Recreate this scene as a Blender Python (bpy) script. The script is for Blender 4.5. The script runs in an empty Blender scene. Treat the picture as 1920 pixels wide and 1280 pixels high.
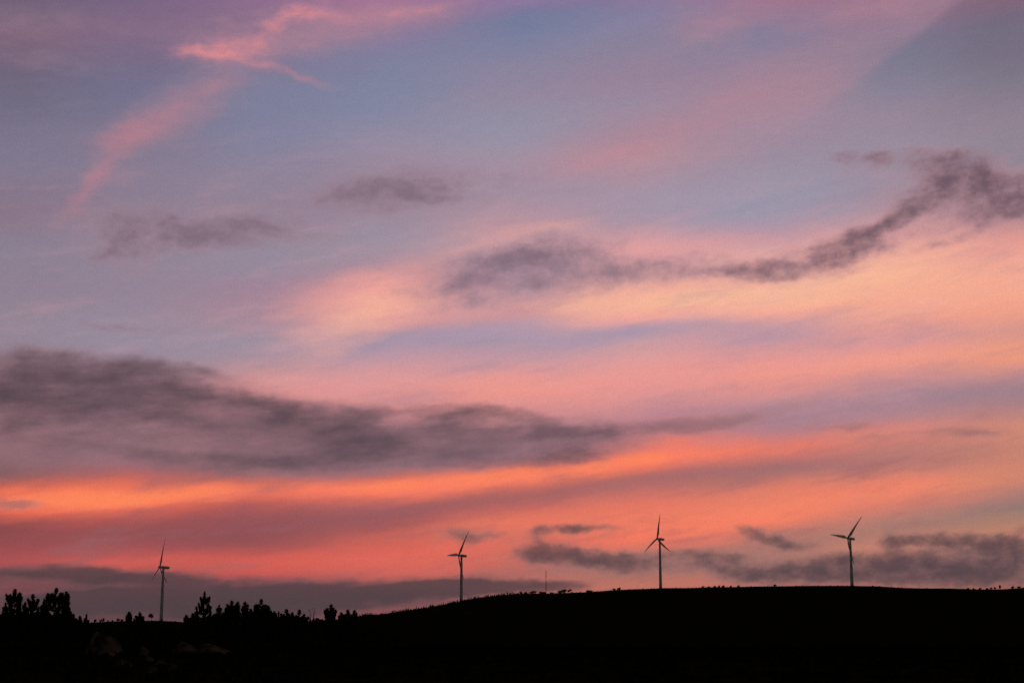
import bpy, bmesh, math, random
from mathutils import Vector, Matrix, noise as mnoise

R = math.radians
scene = bpy.context.scene
C = scene.collection

# ------------------------------------------------------------------ camera
FPX = 2880.0                       # focal length in photo pixels (1920 wide) = 54 mm on 36 mm
HORIZON = 1190.0                   # photo row of the true horizon
PITCH = math.atan2(HORIZON - 640.0, FPX)
CAM_Z = 1.7
cam_d = bpy.data.cameras.new('camera')
cam_d.lens = 54.0
cam_d.sensor_width = 36.0
cam_d.clip_start = 0.1
cam_d.clip_end = 90000.0
cam = bpy.data.objects.new('camera', cam_d)
C.objects.link(cam)
cam.location = (0, 0, CAM_Z)
cam.rotation_euler = (R(90) + PITCH, 0, 0)
scene.camera = cam
scene.cycles.use_adaptive_sampling = True
scene.cycles.adaptive_threshold = 0.03
scene.cycles.adaptive_min_samples = 8
scene.view_settings.view_transform = 'Standard'
scene.view_settings.look = 'None'
scene.view_settings.exposure = 0.0
scene.view_settings.gamma = 1.0


def sky_angles(px, py):
    """photo pixel -> (azimuth, elevation) in degrees"""
    r = (px - 960.0) / FPX
    u = (640.0 - py) / FPX
    fw = math.cos(PITCH) - u * math.sin(PITCH)
    up = math.sin(PITCH) + u * math.cos(PITCH)
    return math.degrees(math.atan2(r, fw)), math.degrees(math.atan2(up, math.hypot(r, fw)))


def ground_spot(px, dist):
    """compass direction of a photo column near the horizon, walked out by dist metres"""
    a = R(sky_angles(px, 1150)[0])
    return dist * math.sin(a), dist * math.cos(a)


# ------------------------------------------------------------------ world: dusk sky
SUN_AZ, SUN_EL = 24.0, 1.0
world = bpy.data.worlds.new('World')
scene.world = world
world.use_nodes = True
world.cycles.sampling_method = 'MANUAL'
world.cycles.sample_map_resolution = 256
NT = world.node_tree
NT.nodes.clear()
LK = NT.links


def N(kind, **kw):
    n = NT.nodes.new(kind)
    for k, v in kw.items():
        setattr(n, k, v)
    return n


def put(sock, v):
    if isinstance(v, bpy.types.NodeSocket):
        LK.new(v, sock)
    else:
        sock.default_value = v


def M(op, a, b=None, c=None, clamp=False):
    n = N('ShaderNodeMath', operation=op, use_clamp=clamp)
    put(n.inputs[0], a)
    if b is not None:
        put(n.inputs[1], b)
    if c is not None:
        put(n.inputs[2], c)
    return n.outputs[0]


def VM(op, a, b=None):
    n = N('ShaderNodeVectorMath', operation=op)
    put(n.inputs[0], a)
    if b is not None:
        put(n.inputs[1], b)
    return n.outputs[0]


def smooth(x, lo, hi, a=0.0, b=1.0):
    n = N('ShaderNodeMapRange', interpolation_type='SMOOTHSTEP', clamp=True)
    put(n.inputs['Value'], x)
    n.inputs['From Min'].default_value = lo
    n.inputs['From Max'].default_value = hi
    n.inputs['To Min'].default_value = a
    n.inputs['To Max'].default_value = b
    return n.outputs['Result']


def noise_tex(vec, scale, detail, rough=0.55, lac=2.0):
    n = N('ShaderNodeTexNoise', noise_dimensions='3D')
    put(n.inputs['Vector'], vec)
    n.inputs['Scale'].default_value = scale
    n.inputs['Detail'].default_value = detail
    n.inputs['Roughness'].default_value = rough
    n.inputs['Lacunarity'].default_value = lac
    return n


def mixc(fac, a, b):
    n = N('ShaderNodeMix', data_type='RGBA', blend_type='MIX')
    put(n.inputs['Factor'], fac)
    put(n.inputs[6], a)
    put(n.inputs[7], b)
    return n.outputs[2]


def lin(c):
    out = []
    for v in c[:3]:
        v = v / 255.0
        out.append(v / 12.92 if v <= 0.04045 else ((v + 0.055) / 1.055) ** 2.4)
    return (out[0], out[1], out[2], 1.0)


tc = N('ShaderNodeTexCoord')
sep = N('ShaderNodeSeparateXYZ')
LK.new(tc.outputs['Generated'], sep.inputs[0])
DX, DY, DZ = sep.outputs
AZ = M('MULTIPLY', M('ARCTAN2', DX, DY), 180 / math.pi)
EL = M('MULTIPLY', M('ARCSINE', DZ), 180 / math.pi)
cmb = N('ShaderNodeCombineXYZ')
LK.new(AZ, cmb.inputs[0])
LK.new(EL, cmb.inputs[1])
P0 = cmb.outputs[0]                # sky position in degrees (azimuth, elevation, 0)


def stretched(vec, sx, sy, seed, rot=7.0):
    m = N('ShaderNodeMapping', vector_type='TEXTURE')
    put(m.inputs['Vector'], vec)
    m.inputs['Location'].default_value = (seed, seed * 0.37, seed * 1.9)
    m.inputs['Rotation'].default_value = (0, 0, R(rot))
    m.inputs['Scale'].default_value = (sx, sy, 1)
    return m.outputs[0]


def warped(vec, sx, sy, seed, detail, ax, ay, rough=0.55, rot=7.0):
    """shift a sky position by streaky turbulence of ax / ay degrees"""
    n = noise_tex(stretched(vec, sx, sy, seed, rot), 1.0, detail, rough)
    v = VM('SUBTRACT', n.outputs['Color'], (0.5, 0.5, 0.5))
    v = VM('MULTIPLY', v, (2 * ax, 2 * ay, 0.0))
    return VM('ADD', vec, v)


P_SOFT = warped(warped(P0, 7.0, 1.6, 3.0, 4, 1.6, 0.46), 1.6, 0.34, 7.0, 4, 0.5, 0.11, 0.6, 9.0)    # streaky air and thin cloud
P_FINE = warped(warped(P0, 3.0, 1.5, 11.0, 2, 0.60, 0.28), 0.8, 0.45, 17.0, 4, 0.22, 0.14, 0.5)
P_CLOUD = warped(warped(P0, 2.2, 1.2, 11.0, 2, 0.34, 0.16), 0.65, 0.42, 17.0, 6, 0.26, 0.19, 0.62, 3.0)
P_WISP = warped(warped(P0, 3.2, 2.0, 23.0, 3, 0.50, 0.35), 0.8, 0.5, 29.0, 6, 0.22, 0.18, 0.64)

# vertical colour scales of the evening sky, every five degrees of azimuth: (photo row, sRGB)
COLUMNS = {
    0: [(0, 96, 86, 114), (40, 108, 88, 114), (100, 98, 86, 114), (150, 86, 88, 116), (230, 94, 98, 128), (320, 104, 106, 134),
        (390, 116, 104, 128), (460, 114, 114, 138), (540, 122, 116, 138), (620, 128, 122, 142), (670, 132, 120, 138), (740, 150, 112, 122),
        (820, 150, 105, 112), (870, 136, 98, 104), (900, 150, 92, 92), (925, 225, 100, 70), (950, 240, 105, 66), (968, 220, 92, 70),
        (985, 150, 74, 74), (1020, 150, 72, 76), (1050, 170, 74, 76), (1065, 130, 70, 76), (1080, 98, 64, 72), (1100, 115, 62, 68),
        (1120, 100, 62, 68), (1160, 80, 52, 60)],
    240: [(0, 104, 88, 124), (60, 112, 92, 126), (120, 96, 94, 128), (180, 94, 100, 134), (240, 104, 106, 136), (320, 112, 110, 138),
          (400, 118, 112, 138), (480, 122, 118, 142), (560, 130, 122, 144), (640, 132, 128, 150), (680, 140, 126, 146), (740, 160, 125, 138),
          (820, 155, 115, 122), (860, 150, 105, 112), (890, 190, 98, 92), (915, 240, 112, 74), (940, 252, 122, 70), (958, 236, 104, 72),
          (975, 190, 84, 76), (1000, 152, 78, 80), (1030, 172, 78, 78), (1055, 205, 84, 76), (1075, 140, 74, 76), (1090, 110, 68, 76),
          (1110, 125, 66, 70), (1130, 90, 62, 68), (1160, 80, 58, 64)],
    480: [(0, 125, 98, 135), (50, 130, 105, 135), (100, 115, 105, 138), (160, 104, 112, 146), (240, 106, 116, 150), (300, 114, 118, 148),
          (360, 124, 118, 144), (430, 126, 118, 142), (480, 126, 126, 150), (540, 150, 126, 148), (600, 158, 132, 150), (640, 140, 132, 154),
          (690, 190, 142, 148), (740, 220, 140, 138), (800, 180, 120, 125), (860, 150, 108, 115), (885, 168, 100, 100), (902, 215, 106, 86),
          (920, 240, 110, 80), (942, 196, 92, 82), (975, 152, 80, 84), (1015, 154, 78, 80), (1035, 192, 82, 76), (1060, 212, 86, 74),
          (1080, 190, 80, 76), (1095, 140, 74, 78), (1115, 95, 66, 72), (1140, 82, 60, 66), (1170, 80, 56, 62)],
    720: [(0, 158, 110, 146), (30, 170, 118, 146), (60, 140, 112, 146), (100, 112, 114, 150), (160, 108, 120, 154), (230, 116, 124, 156),
          (290, 138, 128, 154), (340, 136, 124, 148), (400, 136, 126, 150), (450, 146, 136, 156), (490, 180, 142, 154), (530, 232, 150, 146),
          (580, 236, 155, 148), (620, 185, 145, 160), (650, 160, 140, 164), (690, 212, 150, 154), (740, 226, 146, 142), (800, 190, 125, 128),
          (860, 150, 110, 120), (885, 200, 104, 92), (905, 250, 120, 86), (925, 232, 108, 84), (945, 170, 92, 92), (975, 160, 86, 88),
          (1000, 190, 90, 82), (1030, 212, 92, 78), (1060, 218, 94, 80), (1080, 188, 90, 84), (1095, 140, 82, 84), (1115, 96, 70, 76),
          (1150, 150, 82, 80)],
    960: [(0, 122, 106, 150), (30, 98, 110, 150), (80, 104, 116, 152), (130, 120, 120, 152), (190, 128, 126, 154), (250, 130, 134, 160),
          (310, 152, 136, 158), (370, 152, 136, 158), (420, 190, 148, 158), (460, 206, 154, 158), (500, 176, 138, 150), (560, 200, 148, 154),
          (590, 205, 148, 152), (620, 168, 146, 168), (650, 180, 148, 164), (690, 215, 150, 152), (725, 240, 148, 134), (760, 225, 140, 134),
          (810, 185, 125, 130), (850, 150, 112, 122), (878, 225, 114, 92), (895, 250, 122, 88), (912, 215, 106, 88), (932, 170, 96, 94),
          (955, 200, 100, 88), (985, 228, 110, 86), (1020, 228, 102, 80), (1050, 212, 100, 84), (1070, 180, 102, 94), (1095, 185, 105, 92),
          (1110, 170, 100, 90)],
    1200: [(0, 120, 106, 146), (30, 116, 116, 152), (90, 122, 118, 148), (150, 138, 122, 150), (200, 140, 128, 154), (250, 168, 134, 152),
           (290, 190, 142, 152), (330, 165, 140, 158), (380, 150, 140, 164), (420, 178, 148, 162), (460, 232, 160, 158), (500, 225, 155, 150),
           (540, 248, 172, 148), (570, 255, 180, 142), (595, 245, 165, 150), (620, 172, 146, 168), (650, 205, 155, 160), (700, 238, 150, 142),
           (740, 220, 142, 140), (780, 195, 130, 138), (815, 205, 120, 118), (840, 245, 116, 90), (865, 250, 116, 86), (890, 190, 104, 96),
           (920, 180, 104, 100), (950, 225, 112, 90), (985, 240, 116, 86), (1015, 240, 112, 84), (1040, 190, 112, 100), (1070, 168, 110, 102),
           (1100, 190, 110, 94)],
    1440: [(0, 156, 112, 142), (20, 146, 114, 142), (60, 116, 112, 146), (110, 132, 118, 146), (170, 160, 128, 148), (230, 152, 132, 154),
           (290, 140, 130, 154), (350, 136, 138, 162), (400, 140, 142, 168), (440, 190, 150, 162), (470, 228, 165, 160), (520, 245, 175, 155),
           (550, 255, 190, 148), (590, 250, 170, 145), (625, 205, 150, 158), (650, 205, 148, 154), (685, 240, 150, 138), (720, 235, 145, 132),
           (760, 190, 135, 142), (800, 175, 126, 138), (830, 215, 118, 106), (850, 205, 112, 102), (885, 165, 108, 108), (915, 215, 118, 98),
           (945, 240, 124, 92), (975, 240, 120, 90), (1005, 192, 116, 102), (1035, 172, 116, 106), (1065, 172, 114, 102), (1095, 182, 106, 92)],
    1680: [(0, 156, 112, 136), (25, 144, 112, 138), (60, 120, 108, 138), (100, 106, 109, 136), (150, 114, 116, 142), (200, 128, 122, 146),
           (270, 138, 130, 152), (330, 134, 132, 156), (380, 160, 140, 156), (420, 215, 158, 158), (460, 240, 168, 152), (510, 255, 182, 145),
           (560, 255, 172, 135), (610, 240, 158, 138), (640, 225, 150, 145), (670, 245, 152, 128), (700, 215, 142, 135), (735, 170, 130, 142),
           (775, 180, 128, 134), (805, 215, 128, 112), (840, 190, 120, 112), (880, 195, 120, 108), (910, 235, 130, 100), (940, 220, 122, 100),
           (970, 180, 122, 110), (1000, 175, 120, 106), (1030, 200, 125, 102), (1060, 150, 100, 96), (1095, 170, 100, 88)],
    1920: [(0, 116, 94, 118), (40, 98, 94, 120), (90, 99, 99, 122), (150, 105, 107, 128), (200, 122, 116, 136), (270, 126, 122, 142),
           (340, 120, 118, 138), (400, 170, 130, 140), (440, 225, 150, 140), (490, 248, 166, 140), (540, 253, 168, 130), (580, 248, 158, 126),
           (620, 220, 148, 130), (665, 245, 150, 110), (700, 180, 130, 132), (750, 165, 125, 130), (790, 205, 132, 112), (840, 200, 128, 108),
           (890, 205, 128, 105), (920, 175, 122, 112), (950, 150, 118, 112), (980, 175, 125, 105), (1020, 190, 120, 98), (1060, 140, 95, 92),
           (1095, 150, 90, 80)],
}
EL0, EL1 = -1.0, 25.0
SLOPE = 0.075                      # the bands climb gently towards the right

sp = N('ShaderNodeSeparateXYZ')
LK.new(P_SOFT, sp.inputs[0])
U, V = sp.outputs[0], sp.outputs[1]

xs = sorted(COLUMNS)
azs = [sky_angles(x, 640)[0] for x in xs]
base = None
for i, x in enumerate(xs):
    ramp = N('ShaderNodeValToRGB')
    cr = ramp.color_ramp
    cr.interpolation = 'CARDINAL'
    stops = []
    for (y, r, g, b) in COLUMNS[x]:
        e = sky_angles(x, y)[1]
        k = max(0.0, min(1.0, (b - r + 20) / 40.0))
        stops.append(((e - EL0) / (EL1 - EL0), lin((r + 14 * k, g + 10 * k, b + 6 * k))))
    stops.sort(key=lambda s: s[0])
    cr.elements[0].position = stops[0][0]
    cr.elements[0].color = stops[0][1]
    cr.elements[1].position = stops[-1][0]
    cr.elements[1].color = stops[-1][1]
    for p, c in stops[1:-1]:
        e = cr.elements.new(p)
        e.color = c
    uc = M('MINIMUM', M('MAXIMUM', U, azs[0]), azs[-1])
    du = M('SUBTRACT', uc, azs[i])
    v = M('MULTIPLY_ADD', du, -SLOPE, V)
    LK.new(M('MULTIPLY_ADD', v, 1 / (EL1 - EL0), -EL0 / (EL1 - EL0)), ramp.inputs[0])
    if base is None:
        base = ramp.outputs[0]
    else:
        w = smooth(U, azs[i - 1], azs[i])
        w = M('MULTIPLY_ADD', w, 0.5, M('MULTIPLY', M('DIVIDE', M('SUBTRACT', uc, azs[i - 1]), azs[i] - azs[i - 1], clamp=True), 0.5))
        base = mixc(w, base, ramp.outputs[0])
sky = base

DEG = 1 / 50.3                     # degrees per photo pixel near the middle


def puff_field(vec, puffs, grow=1.45):
    """sum of soft tilted ellipses (photo x, y, rx, ry, tilt, amount), as places in the sky"""
    acc = None
    for (x, y, rx, ry, rot, amp) in puffs:
        a, e = sky_angles(x, y)
        m = N('ShaderNodeMapping', vector_type='TEXTURE')
        put(m.inputs['Vector'], vec)
        m.inputs['Location'].default_value = (a, e, 0)
        m.inputs['Rotation'].default_value = (0, 0, R(rot))
        m.inputs['Scale'].default_value = (rx * DEG * grow, ry * DEG * grow, 1)
        g = N('ShaderNodeTexGradient', gradient_type='SPHERICAL')
        LK.new(m.outputs[0], g.inputs[0])
        acc = M('MULTIPLY', g.outputs['Fac'], amp) if acc is None else M('MULTIPLY_ADD', g.outputs['Fac'], amp, acc)
    return acc


def cloud_layer(sky, vec, puffs, thin, thick, alpha, gain, bias, tex, k, hi, core=(0.35, 1.1), grow=1.45):
    """translucent cloud: soft puffs broken up by turbulence, deeper in colour where they are deep"""
    d = puff_field(vec, puffs, grow)
    c = M('SUBTRACT', 1.0, M('EXPONENT', M('MULTIPLY', d, -1.15)))
    x = M('ADD', M('MULTIPLY_ADD', tex, k, -bias), M('MULTIPLY', c, gain))
    a = M('MULTIPLY', smooth(x, 0.0, hi), alpha)
    a = M('MULTIPLY', a, smooth(c, 0.0, 0.12))
    col = mixc(smooth(x, hi * core[0], hi * core[1]), lin(thin), lin(thick))
    return mixc(a, sky, col)


def relief(fac):
    return M('MULTIPLY', M('SUBTRACT', fac, 0.5), 3.6)


TEX_STREAK = relief(noise_tex(stretched(P0, 3.0, 0.7, 41.0), 1.0, 5, 0.55).outputs['Fac'])
TEX_FINE = relief(noise_tex(stretched(P0, 2.1, 0.85, 47.0, 4.0), 1.0, 7, 0.56).outputs['Fac'])
TEX_SMALL = relief(noise_tex(stretched(P0, 1.2, 0.6, 59.0, 0.0), 1.0, 6, 0.56).outputs['Fac'])
TEX_PUFF = relief(noise_tex(stretched(P0, 0.75, 0.50, 89.0, 5.0), 1.0, 6, 0.6).outputs['Fac'])
TEX_FIBRE = relief(noise_tex(stretched(P0, 1.7, 0.30, 67.0, 6.0), 1.0, 7, 0.62).outputs['Fac'])
TEX_BANK = M('ADD', M('MULTIPLY', TEX_FINE, 0.8), M('MULTIPLY', TEX_FIBRE, 0.38))
TEX_TORN = M('ADD', M('MULTIPLY', TEX_PUFF, 0.75), M('MULTIPLY', TEX_FINE, 0.45))
TEX_CIRRUS = M('ADD', M('MULTIPLY', TEX_SMALL, 0.6), M('MULTIPLY', TEX_FIBRE, 0.5))
TEX_LOW = relief(noise_tex(stretched(P0, 3.2, 0.55, 53.0, 2.0), 1.0, 6, 0.52).outputs['Fac'])

# blue gaps of clear air
GAPS = [(760, 632, 170, 20, 6, .7), (1290, 622, 260, 18, 0, .8), (1430, 642, 120, 10, 3, .5), (1340, 375, 220, 40, 3, .5),
        (1440, 400, 200, 30, 3, .5), (560, 640, 140, 24, 18, .4)]
sky = cloud_layer(sky, P_SOFT, GAPS, (160, 148, 170), (154, 146, 168), .40, 1.3, .05, TEX_STREAK, .15, .8)

# faint rose cirrus
ROSE = [(400, 160, 110, 55, 20, .5), (330, 200, 120, 42, 30, .55), (270, 240, 110, 30, 12, .4), (190, 310, 95, 26, 60, .3),
        (230, 330, 60, 28, 10, .4), (620, 60, 200, 36, 12, .5), (560, 80, 100, 22, 10, .35),
        (300, 60, 300, 45, 0, .25), (100, 110, 160, 36, -5, .35), (60, 40, 150, 26, 0, .3), (1340, 45, 190, 36, 25, .5),
        (1330, 60, 90, 40, -30, .35), (1620, 16, 300, 22, 4, .5), (1180, 272, 240, 40, 16, .45), (1300, 225, 280, 80, 18, .36), (1450, 160, 260, 80, 24, .3), (1560, 90, 240, 60, 30, .25),
        (1100, 300, 140, 22, 10, .4), (700, 30, 240, 25, 3, .45), (900, 180, 260, 20, 6, .25), (1700, 215, 260, 22, 4, .3)]
sky = cloud_layer(sky, P_WISP, ROSE, (162, 132, 150), (188, 130, 144), .60, 1.30, .05, TEX_CIRRUS, .24, 1.05)

# long straight-edged veil of cirrus crossing the upper right
mv = N('ShaderNodeMapping', vector_type='TEXTURE')
put(mv.inputs['Vector'], warped(P0, 2.5, 2.5, 61.0, 3, 0.10, 0.10))
a_, e_ = sky_angles(1655, 118)
mv.inputs['Location'].default_value = (a_, e_, 0)
mv.inputs['Rotation'].default_value = (0, 0, R(32))
mv.inputs['Scale'].default_value = (5.2, 2.6, 1)
sv = N('ShaderNodeSeparateXYZ')
LK.new(mv.outputs[0], sv.inputs[0])
veil = M('MULTIPLY', smooth(sv.outputs[1], -0.07, 0.09), smooth(sv.outputs[1], 0.02, 1.0, 1.0, 0.0))
veil = M('MULTIPLY', veil, smooth(M('ABSOLUTE', sv.outputs[0]), 0.55, 1.25, 1.0, 0.0))
veil = M('MULTIPLY', veil, M('MULTIPLY_ADD', TEX_STREAK, 0.3, 0.65, clamp=True))
sky = mixc(M('MULTIPLY', veil, 0.55), sky, lin((172, 134, 152)))

# its rosy tail, hooking down to the left
TAIL = [(270, 242, 110, 26, 12, .7), (235, 262, 70, 24, 25, .5), (192, 305, 95, 26, 60, .8), (158, 366, 60, 16, 56, .8), (330, 205, 110, 36, 30, .5), (400, 160, 90, 44, 20, .35), (222, 330, 60, 26, 10, .35)]
sky = cloud_layer(sky, P_WISP, TAIL, (162, 120, 138), (198, 116, 126), .52, 1.15, .06, TEX_CIRRUS, .30, 1.1, grow=1.6)
# bright pink cirrus
PINK = [(420, 94, 130, 44, 5, .35), (520, 60, 120, 40, 30, .3), (640, 40, 220, 36, 4, .25), (420, 92, 80, 18, 5, .9), (390, 96, 80, 9, 0, .5), (462, 84, 55, 20, -5, .6), (500, 62, 60, 14, 38, .7),
        (555, 30, 70, 14, 25, .7), (600, 24, 80, 12, -8, .6), (690, 28, 180, 14, 2, .4), (800, 16, 90, 10, 10, .75),
        (360, 98, 60, 9, 10, .4), (460, 118, 110, 10, -10, .6), (540, 135, 100, 10, -12, .4), (600, 155, 70, 9, -15, .3),
        (190, 300, 40, 14, 55, .35), (155, 372, 34, 8, 55, .35), (265, 245, 50, 12, 12, .3)]
sky = cloud_layer(sky, P_WISP, PINK, (186, 128, 146), (250, 140, 134), .80, 1.05, .07, M('ADD', M('MULTIPLY', TEX_CIRRUS, 0.6), M('MULTIPLY', TEX_PUFF, 0.5)), .34, 1.15)

# peach and orange sheets lit from below the horizon
PEACH = [(1250, 568, 190, 32, -3, .7), (1400, 548, 160, 18, 4, .5), (1720, 560, 300, 48, 6, .4), (700, 560, 170, 60, 15, .55),
         (620, 625, 200, 44, 22, .35), (560, 700, 120, 30, 20, .3), (1600, 480, 150, 14, 12, .3), (930, 445, 150, 22, 12, .25),
         (1000, 425, 110, 16, 8, .25), (1060, 580, 120, 14, 0, .4)]
sky = cloud_layer(sky, P_SOFT, PEACH, (242, 166, 152), (255, 188, 150), .6, 1.4, .08, TEX_STREAK, .22, .8)
ORANGE = [(100, 940, 150, 20, 2, .8), (300, 928, 210, 18, 5, .95), (690, 903, 130, 16, 4, .65), (880, 893, 190, 15, 4, .5),
          (1050, 880, 190, 16, 6, .5), (1200, 850, 100, 18, 10, .65), (1340, 848, 140, 12, 6, .55),
          (1250, 985, 220, 22, 8, .15), (1620, 915, 200, 18, 6, .35), (1600, 800, 100, 8, 6, .4)]
sky = cloud_layer(sky, P_SOFT, ORANGE, (246, 114, 84), (255, 128, 76), .7, 1.4, .10, TEX_STREAK, .25, .8)

# thin streaks of cirrus through the whole sheet
streak = M('ADD', M('MULTIPLY', relief(noise_tex(stretched(P0, 4.2, 0.8, 97.0, 10.0), 1.0, 6, 0.6).outputs['Fac']), 0.9), M('MULTIPLY', TEX_FIBRE, 0.22))
mid = M('MULTIPLY', smooth(EL, 5.5, 9.0), smooth(EL, 13.0, 20.0, 1.0, 0.12))
sky = mixc(M('MULTIPLY', M('MULTIPLY', smooth(streak, 0.0, 0.9), mid), 0.28), sky, lin((218, 158, 162)))
sky = mixc(M('MULTIPLY', M('MULTIPLY', smooth(streak, 0.0, -0.9), mid), 0.30), sky, lin((134, 128, 152)))
lowm = M('MULTIPLY', smooth(EL, 9.0, 5.5), 0.5)
sky = mixc(M('MULTIPLY', smooth(streak, 0.0, -0.9), lowm), sky, lin((150, 96, 100)))

# an even veil of high thin cloud through the middle of the sky
sky = mixc(M('MULTIPLY', M('MULTIPLY', smooth(EL, 6.0, 10.0), smooth(EL, 15.0, 23.0, 1.0, 0.3)), 0.13), sky, lin((190, 146, 158)))

# faint grey drifts
DRIFT_VEIL = [(980, 505, 220, 70, 6, .8), (880, 530, 110, 40, 15, .6), (1180, 512, 200, 30, 4, .6), (1060, 470, 120, 34, 6, .5), (750, 362, 230, 52, 3, .9), (360, 438, 250, 56, 0, 1.0),
              (230, 460, 70, 60, 0, .5), (280, 520, 120, 30, 0, .3), (240, 616, 130, 16, -2, .4), (1330, 510, 120, 20, 0, .5)]
sky = cloud_layer(sky, P_FINE, DRIFT_VEIL, (160, 134, 148), (134, 112, 128), .70, 1.2, .10, TEX_TORN, .34, 1.0)
DRIFT = [(832, 538, 40, 10, 12, 0.5), (862, 540, 36, 8, 5, 0.39), (894, 516, 62, 11, 26, 0.44), (901, 472, 42, 8, 5, 0.33),
         (942, 489, 55, 15, 15, 0.39), (1039, 444, 48, 10, 5, 0.5), (1028, 468, 55, 13, 5, 0.5), (997, 476, 70, 13, 8, 0.44),
         (977, 530, 42, 8, 0, 0.33), (970, 494, 80, 22, 8, 0.39), (1070, 476, 80, 15, 5, 0.39), (1104, 509, 80, 20, 0, 0.39),
         (1018, 509, 110, 22, 0, 0.39), (1094, 537, 66, 8, 0, 0.33), (1166, 510, 48, 10, 8, 0.5), (1224, 499, 56, 10, 13, 0.44),
         (1262, 489, 44, 8, 8, 0.33), (922, 546, 56, 20, 5, 0.33), (915, 566, 42, 14, 0, 0.22), (709, 350, 95, 16, 9, 0.9),
         (784, 363, 80, 9, -3, 0.7), (743, 370, 110, 15, 4, 0.7), (674, 363, 50, 15, 12, 0.7), (833, 366, 66, 8, -4, 0.5),
         (880, 338, 95, 9, 2, 0.5), (700, 395, 90, 8, 5, 0.4), (220, 430, 28, 18, 20, 0.8), (282, 414, 80, 15, -2, 0.9),
         (241, 458, 42, 18, 10, 0.8), (206, 476, 44, 9, 12, 0.7), (309, 445, 56, 9, -3, 0.7), (395, 432, 62, 13, -3, 0.9),
         (426, 438, 48, 15, 0, 0.8), (464, 421, 66, 12, 6, 0.9), (509, 425, 46, 10, -8, 0.7), (361, 458, 50, 10, 0, 0.6),
         (412, 461, 48, 12, 0, 0.6), (227, 496, 34, 12, 0, 0.4), (309, 508, 24, 10, 0, 0.3), (186, 613, 46, 7, -5, 0.6),
         (268, 617, 80, 5, 0, 0.5), (600, 445, 60, 6, 3, 0.3), (330, 400, 60, 8, 0, 0.4)]
sky = cloud_layer(sky, P_CLOUD, DRIFT, (148, 122, 138), (122, 100, 116), .66, 1.3, .13, TEX_TORN, .44, 1.15, grow=2.3)
DRIFT2 = [(1580, 800, 80, 9, 5, .6), (1690, 812, 100, 9, 4, .6), (1820, 815, 60, 11, -3, .8), (1840, 780, 40, 20, 0, .5),
          (1350, 790, 200, 16, 8, .5), (1290, 800, 120, 14, 5, .5), (20, 945, 60, 7, 0, .8), (40, 952, 40, 7, 0, .7)]
sky = cloud_layer(sky, P_FINE, DRIFT2, (172, 118, 118), (140, 100, 106), .6, 1.5, .15, TEX_FINE, .3, .8)

# torn dark cloud on the right
TORN_VEIL = [(1580, 470, 170, 40, 12, 0.7), (1430, 512, 200, 28, 2, 0.6), (1780, 340, 190, 60, -4, 0.8),
             (1860, 385, 130, 55, 5, 0.8), (1690, 410, 120, 36, 18, 0.6), (1250, 505, 140, 26, 3, 0.4),
             (1800, 440, 150, 22, 8, 0.4)]
TORN = [(1576, 456, 60, 20, 14, 1.2), (1624, 441, 48, 16, 12, 0.8), (1572, 482, 55, 15, 10, 0.8), (1527, 466, 40, 7, 4, 0.5),
        (1555, 502, 80, 15, 8, 0.7), (1472, 502, 80, 15, 5, 0.8), (1428, 510, 48, 18, 0, 0.8), (1393, 514, 48, 13, 0, 0.7),
        (1314, 507, 60, 11, -4, 0.6), (1350, 512, 50, 10, 0, 0.5), (1462, 523, 65, 8, 3, 0.5), (1658, 420, 65, 13, 16, 0.9),
        (1703, 406, 60, 17, 16, 0.9), (1735, 380, 60, 18, 25, 0.7), (1761, 362, 80, 24, 8, 0.8), (1813, 318, 66, 30, -10, 1.0),
        (1744, 318, 80, 22, -5, 0.8), (1833, 303, 40, 20, -20, 0.8), (1778, 302, 65, 15, -3, 0.7),
        (1641, 300, 80, 16, -3, 0.8), (1612, 293, 40, 11, 0, 0.6), (1692, 284, 40, 9, 0, 0.6), (1830, 351, 66, 22, -5, 0.8),
        (1882, 356, 66, 24, -5, 0.9), (1918, 366, 40, 34, 0, 0.9), (1858, 406, 64, 17, 12, 0.9), (1888, 392, 60, 18, 10, 0.9),
        (1816, 380, 50, 17, 0, 0.7), (1727, 365, 66, 14, 22, 0.6), (1768, 454, 55, 9, 12, 0.5), (1837, 441, 55, 8, 8, 0.45),
        (1690, 450, 60, 10, 12, 0.3), (1540, 240, 30, 7, 10, 0.35), (1600, 470, 70, 18, 10, 0.5)]
sky = cloud_layer(sky, P_FINE, TORN_VEIL, (186, 138, 146), (144, 113, 126), .72, 1.25, .12, TEX_TORN, .36, 1.0)
sky = cloud_layer(sky, P_CLOUD, TORN, (152, 114, 124), (98, 77, 89), .80, 1.20, .15, TEX_TORN, .46, 1.15, grow=1.6)

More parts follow.
